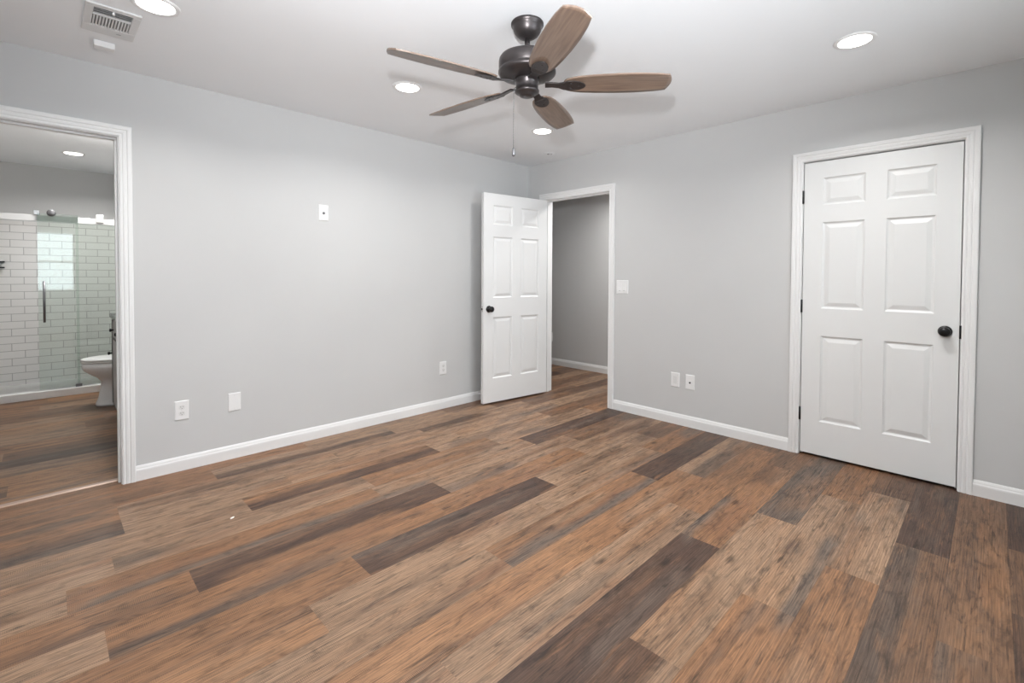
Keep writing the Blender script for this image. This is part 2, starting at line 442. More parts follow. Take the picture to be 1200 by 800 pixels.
    c0 = at.outputs['Color']
    c0 = tint(c0, ramp(nz(2.6, 3.2, 5, .65, 1.2).outputs['Fac'], .50, 0, .72, 1), (106, 90, 78), .5)
    c0 = tint(c0, ramp(nz(3.3, 4.1, 4, .6, 1.0).outputs['Fac'], .55, 0, .75, 1), (150, 107, 74), .5)
    c0 = tint(c0, ramp(nz(2.1, 7, 5, .7, 1.5).outputs['Fac'], .56, 0, .70, 1), (80, 58, 46), .65)
    L.new(c0, vm.inputs[0]); L.new(tot, vm.inputs['Scale'])
    L.new(vm.outputs[0], b.inputs['Base Color'])
    b.inputs['Roughness'].default_value = 0.44
    b.inputs['Specular IOR Level'].default_value = 0.36
    bp = N.new('ShaderNodeBump'); bp.inputs['Strength'].default_value = .12; bp.inputs['Distance'].default_value = .002
    L.new(tot, bp.inputs['Height']); L.new(bp.outputs['Normal'], b.inputs['Normal'])
    return struct('floor', bm, mm)
build_floor()

# ------------------------------------------------------------------ room shell
TH = 0.12
BX0, BX1 = -4.26, -3.485          # bathroom doorway
HY0, HY1 = -1.052, -0.242         # hall doorway
CY0, CY1 = -3.474, -2.657         # closet door opening
DH = 2.045                        # opening height
BATH_X0, BATH_X1, BATH_Y1 = -5.0, -2.82, 3.85
HALL_X1 = 1.30

def wall_boxes(bm, axis, a0, a1, t0, t1, z1, openings):
    """axis 'x': wall runs along x; thickness t0..t1 on the other axis; openings (s0, s1, zb, zt)."""
    cuts = sorted(openings)
    def bx(s0, s1, zb, zt):
        if s1 - s0 < 1e-5 or zt - zb < 1e-5: return
        if axis == 'x': add_box(bm, s0, s1, t0, t1, zb, zt)
        else: add_box(bm, t0, t1, s0, s1, zb, zt)
    s = a0
    for o in cuts:
        bx(s, o[0], 0, z1); bx(o[0], o[1], 0, o[2]); bx(o[0], o[1], o[3], z1); s = o[1]
    bx(s, a1, 0, z1)

bm = new_bm(); wall_boxes(bm, 'x', BATH_X0 - TH, TH, 0, TH, H, [(BX0 - .015, BX1 + .015, 0, DH + .015)]); struct('wall_left', bm, M['wall'])
bm = new_bm(); wall_boxes(bm, 'y', YF, 0, 0, TH, H, [(HY0 - .015, HY1 + .015, 0, DH + .015), (CY0 - .015, CY1 + .015, 0, DH + .015)]); struct('wall_right', bm, M['wall'])
bm = new_bm(); wall_boxes(bm, 'x', XL - TH, TH, YF - TH, YF, H, ADDED_WINS); struct('wall_front', bm, M['wall'])
bm = new_bm(); wall_boxes(bm, 'y', YF, TH, XL - TH, XL, H, []); struct('wall_rear', bm, M['wall'])
bm = new_bm(); add_box(bm, XL - .7, HALL_X1 + .15, YF - TH, BATH_Y1 + .15, H, H + .1); struct('ceiling', bm, M['ceiling'])
# bathroom
TILE_TOP = 1.815
bm = new_bm(); add_box(bm, BATH_X0 - TH, BATH_X1 + TH, BATH_Y1, BATH_Y1 + TH, 0, H); struct('wall_bathroom_back', bm, M['wall'])
bm = new_bm(); add_box(bm, BATH_X1, BATH_X1 + TH, TH, BATH_Y1, 0, H); struct('wall_bathroom_right', bm, M['wall'])
bm = new_bm(); add_box(bm, BATH_X0 - TH, BATH_X0, TH, BATH_Y1, 0, H); struct('wall_bathroom_left', bm, M['wall'])
bm = new_bm(); add_box(bm, BATH_X0, BATH_X1, BATH_Y1 - .012, BATH_Y1, 0, TILE_TOP); struct('trim_tile_back', bm, M['tile_x'])
bm = new_bm(); add_box(bm, BATH_X1 - .012, BATH_X1, 3.0, BATH_Y1 - .012, 0, TILE_TOP); struct('trim_tile_right', bm, M['tile_y'])
bm = new_bm(); add_box(bm, BATH_X0, BATH_X0 + .012, 3.0, BATH_Y1 - .012, 0, TILE_TOP); struct('trim_tile_left', bm, M['tile_y'])
# hall
bm = new_bm(); add_box(bm, HALL_X1, HALL_X1 + TH, YF, 2.2, 0, H); struct('wall_hall_far', bm, M['wall'])
bm = new_bm(); add_box(bm, TH, HALL_X1, 2.2, 2.2 + TH, 0, H); struct('wall_hall_end', bm, M['wall'])
bm = new_bm(); add_box(bm, 0, TH, TH, 2.2, 0, H); struct('wall_hall_near', bm, M['wall'])
bm = new_bm(); add_box(bm, TH, HALL_X1, -2.3, -2.2, 0, H); struct('wall_hall_side', bm, M['wall'])
bm = new_bm(); add_box(bm, TH, HALL_X1, YF - TH, YF, 0, H); struct('wall_closet_side', bm, M['wall'])

# ------------------------------------------------------------------ baseboards
BASE = [(0, 0), (.0135, 0), (.0135, .058), (.0125, .066), (.0095, .072), (.0085, .079), (.005, .087), (.003, .0905), (0, .0905)]
def baseboard(name, p0, p1, n):
    """p0-p1 along the wall foot, n = unit vector into the room."""
    bm = new_bm(); rings = []
    for p in (p0, p1):
        rings.append([Vector((p[0] + n[0] * d, p[1] + n[1] * d, z)) for d, z in BASE])
    add_loft(bm, rings, smooth=False)
    return struct(name, bm, M['trim'])
CW = 0.062     # casing width
RV = 0.004
baseboard('baseboard_left', (BX1 + RV + CW, 0), (0, 0), (0, -1))
baseboard('baseboard_right', (0, HY0 - RV - CW), (0, CY1 + RV + CW), (-1, 0))
baseboard('baseboard_right_end', (0, CY0 - RV - CW), (0, YF), (-1, 0))
baseboard('baseboard_corner', (0, -.014), (0, HY1 + RV + CW), (-1, 0))
baseboard('baseboard_hall', (HALL_X1, 2.2), (HALL_X1, -2.2), (-1, 0))
baseboard('baseboard_hall_near', (TH, HY0 - RV - CW), (TH, -2.2), (1, 0))

# ------------------------------------------------------------------ door casings with jambs
CAS = [(0, 0), (0, .010), (.004, .0125), (.010, .0135), (.013, .0115), (.016, .0115), (.020, .0145), (.030, .0155),
       (.034, .0135), (.037, .0135), (.041, .0170), (.056, .0180), (.061, .0165), (.062, .0140), (.062, 0)]
def casing(name, to3, s0, s1, zt, label):
    """to3(s, z, out) -> point. Mitred three-sided casing round the opening s0..s1, top zt."""
    bm = new_bm(); paths = []
    for d, t in CAS:
        d += RV
        paths.append([to3(s0 - d, 0, t), to3(s0 - d, zt + d, t), to3(s1 + d, zt + d, t), to3(s1 + d, 0, t)])
    vs = [[bm.verts.new(q) for q in pth] for pth in paths]
    n = len(vs)
    for i in range(n - 1):
        for k in range(3):
            bm.faces.new((vs[i][k], vs[i + 1][k], vs[i + 1][k + 1], vs[i][k + 1]))
    for k in range(3):
        bm.faces.new((vs[n - 1][k], vs[0][k], vs[0][k + 1], vs[n - 1][k + 1]))
    for k in (0, 3):
        bm.faces.new([vs[i][k] for i in range(n)])
    return tag(obj(name, bm, M['trim']), label, 'door casing', None, 'structure')
def jamb(parent, to3, s0, s1, zt, stop):
    """lining of the opening, TH deep, with a stop strip at depth `stop` (metres into the wall)."""
    bm = new_bm()
    def bx(sa, sb, za, zb, oa, ob):
        c = [to3(s, z, o) for s in (sa, sb) for z in (za, zb) for o in (oa, ob)]
        xs = [q[0] for q in c]; ys = [q[1] for q in c]; zs = [q[2] for q in c]
        add_box(bm, min(xs), max(xs), min(ys), max(ys), min(zs), max(zs))
    e = .0149
    bx(s0 - e, s0, 0, zt, .0, -TH); bx(s1, s1 + e, 0, zt, .0, -TH); bx(s0 - e, s1 + e, zt, zt + e, .0, -TH)
    if stop:
        bx(s0, s0 + .011, 0, zt - .011, -stop, -stop - .035); bx(s1 - .011, s1, 0, zt - .011, -stop, -stop - .035)
        bx(s0, s1, zt - .011, zt, -stop, -stop - .035)
    obj('jamb', bm, M['trim'], parent)
left3 = lambda s, z, o: Vector((s, -o, z))
right3 = lambda s, z, o: Vector((-o, s, z))
c1 = casing('trim_1', left3, BX0, BX1, DH, 'white fluted casing round the bathroom doorway'); jamb(c1, left3, BX0, BX1, DH, .04)
c2 = casing('trim_2', right3, HY0, HY1, DH, 'white casing round the open hall doorway'); jamb(c2, right3, HY0, HY1, DH, .037)
c3 = casing('trim_3', right3, CY0, CY1, DH, 'white casing round the closed closet door'); jamb(c3, right3, CY0, CY1, DH, .04)
# casings on the far sides of the two open doorways
leftb = lambda s, z, o: Vector((s, TH + o, z)); rightb = lambda s, z, o: Vector((TH + o, s, z))
casing('trim_4', leftb, BX0, BX1, DH, 'white casing on the bathroom side of the doorway')
casing('trim_5', rightb, HY0, HY1, DH, 'white casing on the hall side of the doorway')
# threshold strip at the bathroom doorway
bm = new_bm()
add_loft(bm, [[Vector((x, .075 + a, b)) for a, b in ((0, 0), (.006, .006), (.022, .0075), (.038, .006), (.044, 0))] for x in (BX0, BX1)], smooth=False)
struct('trim_6', bm, M['strip'], 'thin copper toned floor transition strip in the bathroom doorway', 'transition strip')

# ------------------------------------------------------------------ six-panel doors
def rect_ring(bm, a, b):
    """quads between two rectangles given as 4 verts each."""
    for i in range(4):
        j = (i + 1) % 4
        bm.faces.new((a[i], a[j], b[j], b[i]))
def door_slab(bm, W, HT, TK):
    """Slab x 0..W, thickness y 0..TK, z 0..HT with six raised panels on both faces."""
    st, mid = .113, .110
    pw = (W - 2 * st - mid) / 2
    xs = [0, st, st + pw, st + pw + mid, W - st, W]
    zs = [0, .232, .826, 1.014, 1.604, 1.722, 1.908, HT]
    for y, sgn in ((0.0, 1), (TK, -1)):
        g = {(i, k): bm.verts.new((x, y, z)) for i, x in enumerate(xs) for k, z in enumerate(zs)}
        for i in range(5):
            for k in range(7):
                q = [g[i, k], g[i + 1, k], g[i + 1, k + 1], g[i, k + 1]]
                if i in (1, 3) and k in (1, 3, 5):
                    prev = q
                    x0, x1, z0, z1 = xs[i], xs[i + 1], zs[k], zs[k + 1]
                    for ins, dep in ((.004, .0045), (.010, .0085), (.016, .0092), (.020, .0080), (.040, .0022), (.043, .0018)):
                        r = [bm.verts.new((x, y + sgn * dep, z)) for x, z in ((x0 + ins, z0 + ins), (x1 - ins, z0 + ins), (x1 - ins, z1 - ins), (x0 + ins, z1 - ins))]
                        rect_ring(bm, prev, r); prev = r
                    bm.faces.new(prev)
                else:
                    bm.faces.new(q)
    # edges
    for (x0, x1) in ((0, 0), (W, W)):
        bm.faces.new([bm.verts.new(c) for c in ((x0, 0, 0), (x0, TK, 0), (x0, TK, HT), (x0, 0, HT))])
    for z in (0, HT):
        bm.faces.new([bm.verts.new(c) for c in ((0, 0, z), (W, 0, z), (W, TK, z), (0, TK, z))])
    bmesh.ops.remove_doubles(bm, verts=bm.verts[:], dist=1e-5)
KNOB = [(0, 0), (.032, 0), (.033, .004), (.030, .008), (.016, .011), (.0125, .014), (.0125, .026), (.017, .032), (.0245, .038), (.028, .046), (.0275, .054), (.022, .061), (.012, .065), (0, .066)]
def knob(parent, x, y, z, direction):
    bm = new_bm()
    rx = Matrix.Rotation(R(90) if direction < 0 else R(-90), 4, 'X')
    add_lathe(bm, KNOB, 36, Matrix.Translation((x, y, z)) @ rx)
    return obj('door_knob', bm, M['black'], parent)
def hinge(parent, x, y, z, lx):
    bm = new_bm()
    add_lathe(bm, [(0, -.046), (.004, -.046), (.0065, -.043), (.0065, .043), (.004, .046), (0, .046)], 14, Matrix.Translation((x, y, z)))
    add_box(bm, min(x, x + lx), max(x, x + lx), y + .004, y + .0065, z - .043, z + .043)
    return obj('hinge', bm, M['black'], parent)

DW, DT = 0.807, 0.035
# closed closet door: local x runs from the hinge side (far) to the knob side (near the camera's right)
cl = thing('door_2', 'closed white six-panel door on the right wall with black knob', 'door', (0.002, CY1 - .005, .018), R(-90))
cl['kind'] = 'structure'
bm = new_bm(); door_slab(bm, DW, 2.019, DT); slab = obj('door_slab', bm, M['door'], cl)
# local +x -> world -y ; local y -> world +x (into the wall)
knob(cl, DW - .062, 0, .912, -1)
for z in (.27, 1.026, 1.787): hinge(cl, -.004, -.004, z, .003)
bm = new_bm(); add_box(bm, DW - .001, DW + .012, -.004, -.0015, .873, .951); add_box(bm, DW + .004, DW + .010, -.006, -.002, .892, .932)
lt = obj('strike_plate', bm, M['black'], cl, bevel=.001)

# open hall door: front corner of the hinge edge (-.022,-.292), free edge (-.83,-.20)
ang = math.atan2(-.20 + .292, -.83 + .022)
op = thing('door_1', 'open white six-panel door standing near the left wall by the hall doorway', 'door', (-.022, -.292, .018), ang)
op['kind'] = 'structure'
# local x from hinge to free edge, local y: camera side is +y (rotated), slab goes to -y
bm = new_bm(); door_slab(bm, DW, 2.019, DT)
for v in bm.verts: v.co.y = v.co.y - DT
obj('door_slab', bm, M['door'], op)
knob(op, DW - .062, 0, .907, 1)
knob(op, DW - .062, -DT, .907, -1)
bm = new_bm(); add_box(bm, DW - .0005, DW + .0012, -.029, -.006, .878, .936); 
o_ = obj('latch_plate', bm, M['plastic_in'], op)
bm = new_bm(); add_box(bm, DW + .0012, DW + .009, -.023, -.012, .897, .917); add_lathe(bm, [(0, 0), (.004, 0), (.004, .0015), (0, .0015)], 12, Matrix.Translation((DW + .0012, -.0175, .886)) @ Matrix.Rotation(R(90), 4, 'Y')); add_lathe(bm, [(0, 0), (.004, 0), (.004, .0015), (0, .0015)], 12, Matrix.Translation((DW + .0012, -.0175, .928)) @ Matrix.Rotation(R(90), 4, 'Y'))
obj('latch', bm, M['black'], o_)
for z in (.27, 1.026, 1.787): hinge(op, -.004, -DT - .004, z, .003)

# ------------------------------------------------------------------ unseen windows added behind the camera for daylight
for wi, (x0, x1, z0, z1) in enumerate(ADDED_WINS):
    bm = new_bm()
    f = .05
    for (a, b, c, d) in ((x0, x1, z0, z0 + f), (x0, x1, z1 - f, z1), (x0, x0 + f, z0 + f, z1 - f), (x1 - f, x1, z0 + f, z1 - f), (x0 + f, x1 - f, (z0 + z1) / 2 - .02, (z0 + z1) / 2 + .02)):
        add_box(bm, a, b, YF - .09, YF - .03, c, d)
    w1 = struct('window_%d' % (wi + 1), bm, M['trim'], ('white sash window directly behind the camera', 'wide white sash window facing the hall door')[wi], 'window')
    bm = new_bm(); add_box(bm, x0 + .02, x1 - .02, YF - .064, YF - .060, z0 + .02, z1 - .02); obj('pane', bm, M['pane'], w1)
    bm = new_bm(); add_box(bm, x0 - .05, x1 + .05, YF - .03, YF + .04, z0 - .03, z0); obj('window_sill', bm, M['trim'], w1)

# ------------------------------------------------------------------ recessed ceiling lights
def downlight(x, y, label, m_l, group, watt):
    t = thing('recessed_light', label, 'ceiling light', (x, y, H), 0, group)
    bm = new_bm()
    add_lathe(bm, [(.070, .0), (.070, -.004), (.074, -.0065), (.088, -.005), (.0915, -.002), (.092, 0)], 56)
    obj('trim_ring', bm, M['plastic'], t)
    bm = new_bm()
    add_lathe(bm, [(0, -.0045), (.069, -.0045), (.0702, -.003), (.0702, 0)], 56)
    obj('diffuser', bm, m_l, t)
    d = bpy.data.lights.new('lamp_light', 'AREA'); d.shape = 'DISK'; d.size = .13; d.energy = watt
    d.spread = R(150); d.color = (1.0, 0.985, 0.96)
    q = bpy.data.objects.new('lamp_light', d); COL.objects.link(q); q.parent = t; q.location = (0, 0, -.008)
    return t
def light_copy(src, x, y, label):
    return dup(src, (x, y, H), 0, label)
l0 = downlight(-2.14, -.97, 'round recessed ceiling light left of the ceiling fan', M['lamp'], 'bedroom recessed lights', DOWN_W)
lc = light_copy(l0, -.858, -.97, 'round recessed ceiling light behind the fan, nearest the room corner')

light_copy(l0, -3.43, -.97, 'round recessed ceiling light beside the ceiling vent')
lcl = light_copy(l0, -.872, -3.09, 'round recessed ceiling light above the closed closet door')
lcw = light_copy(l0, -2.14, -3.09, 'round recessed ceiling light on the window side of the room, out of view')
for lamp, gain in ((lc, .55), (lcl, 1.12), (lcw, 1.35)):
    for q in lamp.children:
        if q.type == 'LIGHT': q.data = q.data.copy(); q.data.energy = DOWN_W * gain
hall_fill = downlight(.72, -.80, 'round recessed ceiling light in the hall beyond the doorway', M['lamp'], None, HALL_FILL_W)  # added to lift the hall wall, never in view
b0 = downlight(-3.58, 2.83, 'round recessed ceiling light in the bathroom seen through the doorway', M['lamp_bath'], 'bathroom recessed lights', BATH_W)
light_copy(b0, -3.172, 2.83, 'bathroom recessed light mostly hidden by the doorway casing')

# ------------------------------------------------------------------ ceiling fan
FX, FY = -2.157, -2.036
fan = thing('ceiling_fan', 'dark bronze ceiling fan with five walnut blades and pull chain', 'ceiling fan', (FX, FY, H))
bm = new_bm(); add_lathe(bm, [(0, 0), (.074, 0), (.077, -.004), (.077, -.012), (.070, -.017), (.068, -.024), (.064, -.040), (.054, -.056), (.040, -.067), (.026, -.072), (.019, -.074), (0, -.074)]); obj('canopy', bm, M['bronze'], fan)
bm = new_bm(); add_lathe(bm, [(0, -.07), (.013, -.07), (.013, -.150), (0, -.150)], 24); add_lathe(bm, [(0, -.128), (.022, -.128), (.025, -.133), (.025, -.152), (0, -.152)], 24); obj('downrod', bm, M['bronze'], fan)
bm = new_bm(); add_lathe(bm, [(0, -.146), (.060, -.147), (.105, -.153), (.126, -.163), (.132, -.172), (.134, -.182), (.134, -.214), (.131, -.219), (.131, -.224), (.136, -.228), (.136, -.238), (.128, -.246), (.104, -.253), (.085, -.258), (.070, -.262), (0, -.262)]); obj('motor_housing', bm, M['bronze'], fan)
bm = new_bm(); add_lathe(bm, [(0, -.258), (.045, -.258), (.056, -.263), (.058, -.270), (.058, -.276), (.053, -.281), (.053, -.315), (.058, -.318), (.058, -.325), (.050, -.331), (.036, -.337), (.034, -.343), (.020, -.347), (0, -.348)], 40); obj('switch_housing', bm, M['bronze'], fan)
BZ, BR, BPITCH, BBASE = -.293, .650, -13.3, 22.96
def blade_hw(s):
    pts = [(0, .040), (.06, .052), (.15, .060), (.3, .066), (.5, .070), (.7, .070), (.88, .064), (1, .055)]
    for (a, b), (c, d) in zip(pts, pts[1:]):
        if s <= c: return b + (d - b) * (s - a) / (c - a)
    return pts[-1][1]
def blade_mesh():
    bm = new_bm(); r0, n, k = .185, 26, 8
    top, bot = [], []
    for i in range(n + 1):
        s = i / n; hw = blade_hw(s)
        lt_, lb = [], []
        for j in range(k + 1):
            v = -1 + 2 * j / k
            x = r0 + (BR - r0) * s
            x += .018 * (1 - v * v) * max(0, (s - .8) / .2) - .015 * (1 - s) * (1 - v * v) * (s < .2)
            y = v * hw
            z = .004 * (1 - v * v)
            lt_.append(bm.verts.new((x, y, z + .003))); lb.append(bm.verts.new((x, y, z - .003)))
        top.append(lt_); bot.append(lb)
    for g, flip in ((top, False), (bot, True)):
        for i in range(n):
            for j in range(k):
                q = [g[i][j], g[i + 1][j], g[i + 1][j + 1], g[i][j + 1]]
                fc = bm.faces.new(q[::-1] if flip else q); fc.smooth = True
    for i in range(n):
        for j in (0, k): bm.faces.new((top[i][j], top[i + 1][j], bot[i + 1][j], bot[i][j]))
    for j in range(k):
        for i in (0, n): bm.faces.new((top[i][j], top[i][j + 1], bot[i][j + 1], bot[i][j]))
    return bm
def bracket_mesh():
    bm = new_bm()
    # arm from the motor to the blade, then an oval plate under the blade root
    prof = [(.085, .020, .006, .012), (.120, .017, .004, .006), (.150, .018, .000, -.003), (.170, .026, -.003, -.006), (.190, .034, -.0045, -.0062), (.215, .036, -.0050, -.0064), (.245, .030, -.0054, -.0064), (.265, .018, -.0058, -.0064), (.275, .006, -.006, -.0064)]
    rings = []
    for x, hw, zo, _ in prof:
        th = .007 if x < .18 else .0035
        rings.append([Vector((x, -hw, zo - th)), Vector((x, hw, zo - th)), Vector((x, hw, zo)), Vector((x, -hw, zo))])
    add_loft(bm, rings, smooth=False)
    for x, y in ((.205, .018), (.205, -.018), (.245, 0)):
        add_lathe(bm, [(0, -.0115), (.004, -.011), (.0055, -.0085), (.0055, -.006), (0, -.006)], 12, Matrix.Translation((x, y, 0)))
    return bm
b_first = obj('blade', blade_mesh(), M['blade'], fan)
k_first = obj('blade_bracket', bracket_mesh(), M['bronze'], b_first, bevel=.0015)
for q in range(5):
    if q == 0: b_, kk = b_first, k_first
    else:
        b_ = b_first.copy(); COL.objects.link(b_); b_.parent = fan
        kk = k_first.copy(); COL.objects.link(kk); kk.parent = b_
    b_.location = (0, 0, BZ)
    b_.rotation_euler = (R(BPITCH), 0, R(BBASE + 72 * q))
# pull chain with a small fob
cx, cy = -.052 * rt.x, -.052 * rt.y
bm = new_bm(); add_tube(bm, [(cx * .9, cy * .9, -.300), (cx * 1.12, cy * 1.12, -.304), (cx * 1.2, cy * 1.2, -.315), (cx * 1.2, cy * 1.2, -.585)], .0016, 8)
for i in range(45): add_lathe(bm, [(0, .0024), (.0024, 0), (0, -.0024)], 6, Matrix.Translation((cx * 1.2, cy * 1.2, -.318 - i * .006)))
ch = obj('pull_chain', bm, M['steel'], fan)
bm = new_bm(); add_lathe(bm, [(0, 0), (.004, -.001), (.007, -.008), (.0085, -.020), (.0085, -.032), (.006, -.040), (0, -.042)], 16, Matrix.Translation((cx * 1.2, cy * 1.2, -.585))); obj('fob', bm, M['steel'], ch)

# ------------------------------------------------------------------ ceiling vent and small ceiling fittings
v = thing('air_vent', 'white rectangular air vent register on ceiling above the bathroom doorway', 'air vent', (-3.558, -.652, H))
bm = new_bm()
hx, hy, z = .099, .164, -.009
ox, oya, oyb = .068, -.130, .075   # the louvred area
for (a, b, c, d) in ((-hx, hx, -hy, oya), (-hx, hx, oyb, hy), (-hx, -ox, oya, oyb), (ox, hx, oya, oyb)): add_box(bm, a, b, c, d, z, 0)
obj('frame', bm, M['register'], v, bevel=.003)
bm = new_bm(); add_box(bm, -ox, ox, -.058, -.046, z + .001, 0); obj('divider', bm, M['register'], v)
bm = new_bm(); add_box(bm, -ox, ox, oya, oyb, -.0012, -.0002); obj('dark_cavity', bm, M['grey_slot'], v)  # grey sheet standing in for the shade behind the louvres
sm = None
for i in range(12):
    x = -ox + .006 + (2 * ox - .012) * i / 11
    if sm is None:
        bm = new_bm(); add_box(bm, -.0028, .0028, -.0455, oyb, -.0085, -.001); sm = obj('slat', bm, M['register'], v, loc=(x, 0, 0))
    else:
        c = sm.copy(); COL.objects.link(c); c.parent = v; c.location = (x, 0, 0)
lm = None
for i in range(3):
    y = oya + .018 + i * .020
    if lm is None:
        bm = new_bm(); add_loft(bm, [[Vector((x, a, b)) for a, b in ((-.006, -.0085), (-.005, -.0088), (.006, -.0018), (.005, -.0014))] for x in (-ox, ox)], smooth=False)
        lm = obj('louvre', bm, M['register'], v, loc=(0, y, 0))
    else:
        c = lm.copy(); COL.objects.link(c); c.parent = v; c.location = (0, y, 0)
bm = new_bm(); add_box(bm, -.004, .004, -.125, -.108, -.016, -.004); obj('lever', bm, M['plastic'], v)
bm = new_bm(); add_box(bm, .028, .046, .112, .118, -.0096, -.0088); obj('slot', bm, M['grey_slot'], v)

bm = new_bm(); add_box(bm, -.042, .042, -.026, .026, -.030, 0)
tag(obj('ceiling_box', bm, M['plastic'], None, (-3.563, -.352, H), bevel=.004), 'small white rectangular box on ceiling between vent and left wall', 'ceiling box')
bm = new_bm(); add_lathe(bm, [(0, -.004), (.042, -.004), (.055, -.002), (.056, 0)], 40)
cp = tag(obj('round_vent', bm, M['ceiling'], None, (-.272, -.528, H)), 'small flat round white vent with dark slots on ceiling near the room corner', 'round vent')
bm = new_bm(); add_box(bm, -.014, .008, -.010, .010, -.0065, -.004); add_box(bm, .018, .034, -.005, .005, -.0062, -.004); obj('slot', bm, M['grey_slot'], cp, rotz=R(-45))

# ------------------------------------------------------------------ wall plates (built facing -y at the origin; z = 0 is the plate centre)
def plate_base(bm, w, h):
    rings = []
    for ins, d in ((0, 0), (0, .002), (.003, .0052), (.006, .0058)):
        rings.append([Vector((sx * (w / 2 - ins), -d, sz * (h / 2 - ins))) for sx, sz in ((-1, -1), (1, -1), (1, 1), (-1, 1))])
    add_loft(bm, rings, smooth=False)
def plate(name, label, cat, loc, rotz, w=.076, h=.121, group=None):
    t = thing(name, label, cat, loc, rotz, group)
    bm = new_bm(); plate_base(bm, w, h); obj('cover_plate', bm, M['plastic'], t)
    return t
def receptacle(t, dz):
    bm = new_bm()
    ring = [Vector((.0165 * max(-.82, min(.82, math.cos(a))) * 1.1, -.0058, dz + .0145 * math.sin(a))) for a in [2 * PI * i / 20 for i in range(20)]]
    add_loft(bm, [ring, [q + Vector((0, -.0016, 0)) for q in ring]], smooth=False)
    o = obj('socket', bm, M['plastic_in'], t)
    bm = new_bm()
    add_box(bm, -.0075, -.0050, -.0078, -.0070, dz - .001, dz + .008); add_box(bm, .0050, .0075, -.0078, -.0070, dz + .000, dz + .007)
    add_lathe(bm, [(0, 0), (.0026, 0), (.0026, .0008), (0, .0008)], 10, Matrix.Translation((0, -.0078, dz - .0075)) @ Matrix.Rotation(R(-90), 4, 'X'))
    obj('slot', bm, M['grey_slot'], o)
def outlet(label, loc, rotz):
    t = plate('wall_outlet', label, 'outlet', loc, rotz, group=None)
    receptacle(t, .0195); receptacle(t, -.0195)
    bm = new_bm(); add_lathe(bm, [(0, .001), (.003, .0006), (.003, 0), (0, 0)], 10, Matrix.Translation((0, -.0058, 0)) @ Matrix.Rotation(R(90), 4, 'X')); obj('screw', bm, M['plastic_in'], t)
    return t
RZ = R(-90)    # faces -x on the right wall
o1 = outlet('white duplex outlet low on left wall, nearest the bathroom doorway', (-3.185, 0, .383), 0)
o2 = dup(o1, (-1.148, 0, .380), 0, 'white duplex outlet low on left wall, nearest the open door')
o3 = dup(o1, (HALL_X1, .785, .385), RZ, 'white outlet on the hall wall, seen at the edge of the doorway')
bp_ = plate('blank_wall_plate', 'white blank wall plate low on left wall right of the outlet', 'wall plate', (-2.887, 0, .383), 0)
for zz in (.042, -.042):
    bm = new_bm(); add_lathe(bm, [(0, .001), (.003, .0006), (.003, 0), (0, 0)], 10, Matrix.Translation((0, -.0058, zz)) @ Matrix.Rotation(R(90), 4, 'X')); obj('screw', bm, M['plastic_in'], bp_)
def jack(t, z, r_, mname):
    bm = new_bm(); add_lathe(bm, [(0, 0), (r_ * 1.6, 0), (r_ * 1.6, .0012), (r_, .002), (r_, .006), (r_ * .6, .006), (0, .003)], 18, Matrix.Translation((0, -.0057, z)) @ Matrix.Rotation(R(90), 4, 'X')); obj('coax_jack', bm, M[mname], t)
tv = plate('cable_plate', 'white cable plate high on the middle of left wall', 'wall plate', (-2.272, 0, 1.720), 0); jack(tv, -.003, .0062, 'steel')
dp = plate('data_plate', 'white low plate on right wall, left one of the pair', 'wall plate', (0, -1.727, .374), RZ)
bm = new_bm(); add_box(bm, -.0165, .0165, -.0075, -.0055, -.033, .033); obj('insert', bm, M['plastic_in'], dp, bevel=.0008)
cx_ = plate('coax_plate', 'white low plate with dark coax jack, right one of the pair', 'wall plate', (0, -1.857, .373), RZ); jack(cx_, -.004, .005, 'black')
sw = plate('light_switch', 'white double rocker light switch beside the hall doorway', 'light switch', (0, -1.202, 1.148), RZ, .124, .124)
for sx in (-.023, .023):
    bm = new_bm()
    add_loft(bm, [[Vector((sx - .0165, y, z)), Vector((sx + .0165, y, z)), Vector((sx + .0165, -.004, z)), Vector((sx - .0165, -.004, z))] for y, z in ((-.0105, -.033), (-.0072, 0), (-.0062, .033))], smooth=False)
    rk = obj('rocker', bm, M['plastic'], sw)
    bm = new_bm(); add_box(bm, sx - .008, sx + .008, -.0112, -.0098, -.036, -.0335); obj('gap', bm, M['grey_slot'], rk)

# white chip of debris on the floor
bm = new_bm(); add_loft(bm, [[Vector((x * s, y * s, z)) for x, y in ((-.012, -.004), (.002, -.006), (.013, .001), (.006, .006), (-.008, .004))] for z, s in ((0, .9), (.003, 1), (.005, .6))], smooth=False)
tag(obj('plaster_chip', bm, M['chip'], None, (-3.126, -.892, 0), R(20)), 'tiny white chip lying on the wood floor near the left wall', 'debris')

# ------------------------------------------------------------------ bathroom
CURB_Y0, CURB_Y1, CURB_H = 3.0, 3.11, .075
bm = new_bm(); add_box(bm, BATH_X0, BATH_X1, CURB_Y0, CURB_Y1, 0, CURB_H)
struct('trim_7', bm, M['marble'], 'white shower curb along the bathroom floor', 'shower curb', bevel=.006)
bm = new_bm(); add_box(bm, BATH_X0, BATH_X1, CURB_Y1, BATH_Y1, 0, .03); struct('trim_8', bm, M['marble'], 'white shower floor behind the curb', 'shower floor')

sh = thing('shower_enclosure', 'frameless glass shower with sliding door, rail and dark handle', 'shower enclosure', (-3.6, 3.055, CURB_H))
gz = 1.845 - CURB_H
def pane_obj(name, x0, x1, y, z0, z1):
    bm = new_bm(); add_box(bm, x0, x1, y - .005, y + .005, z0, z1, 0)
    for f in bm.faces:
        n = f.calc_center_median()
        if abs(n.y - y) < .004: f.material_index = 1
    o = obj(name, bm, [M['glass'], M['glass_edge']], sh); return o
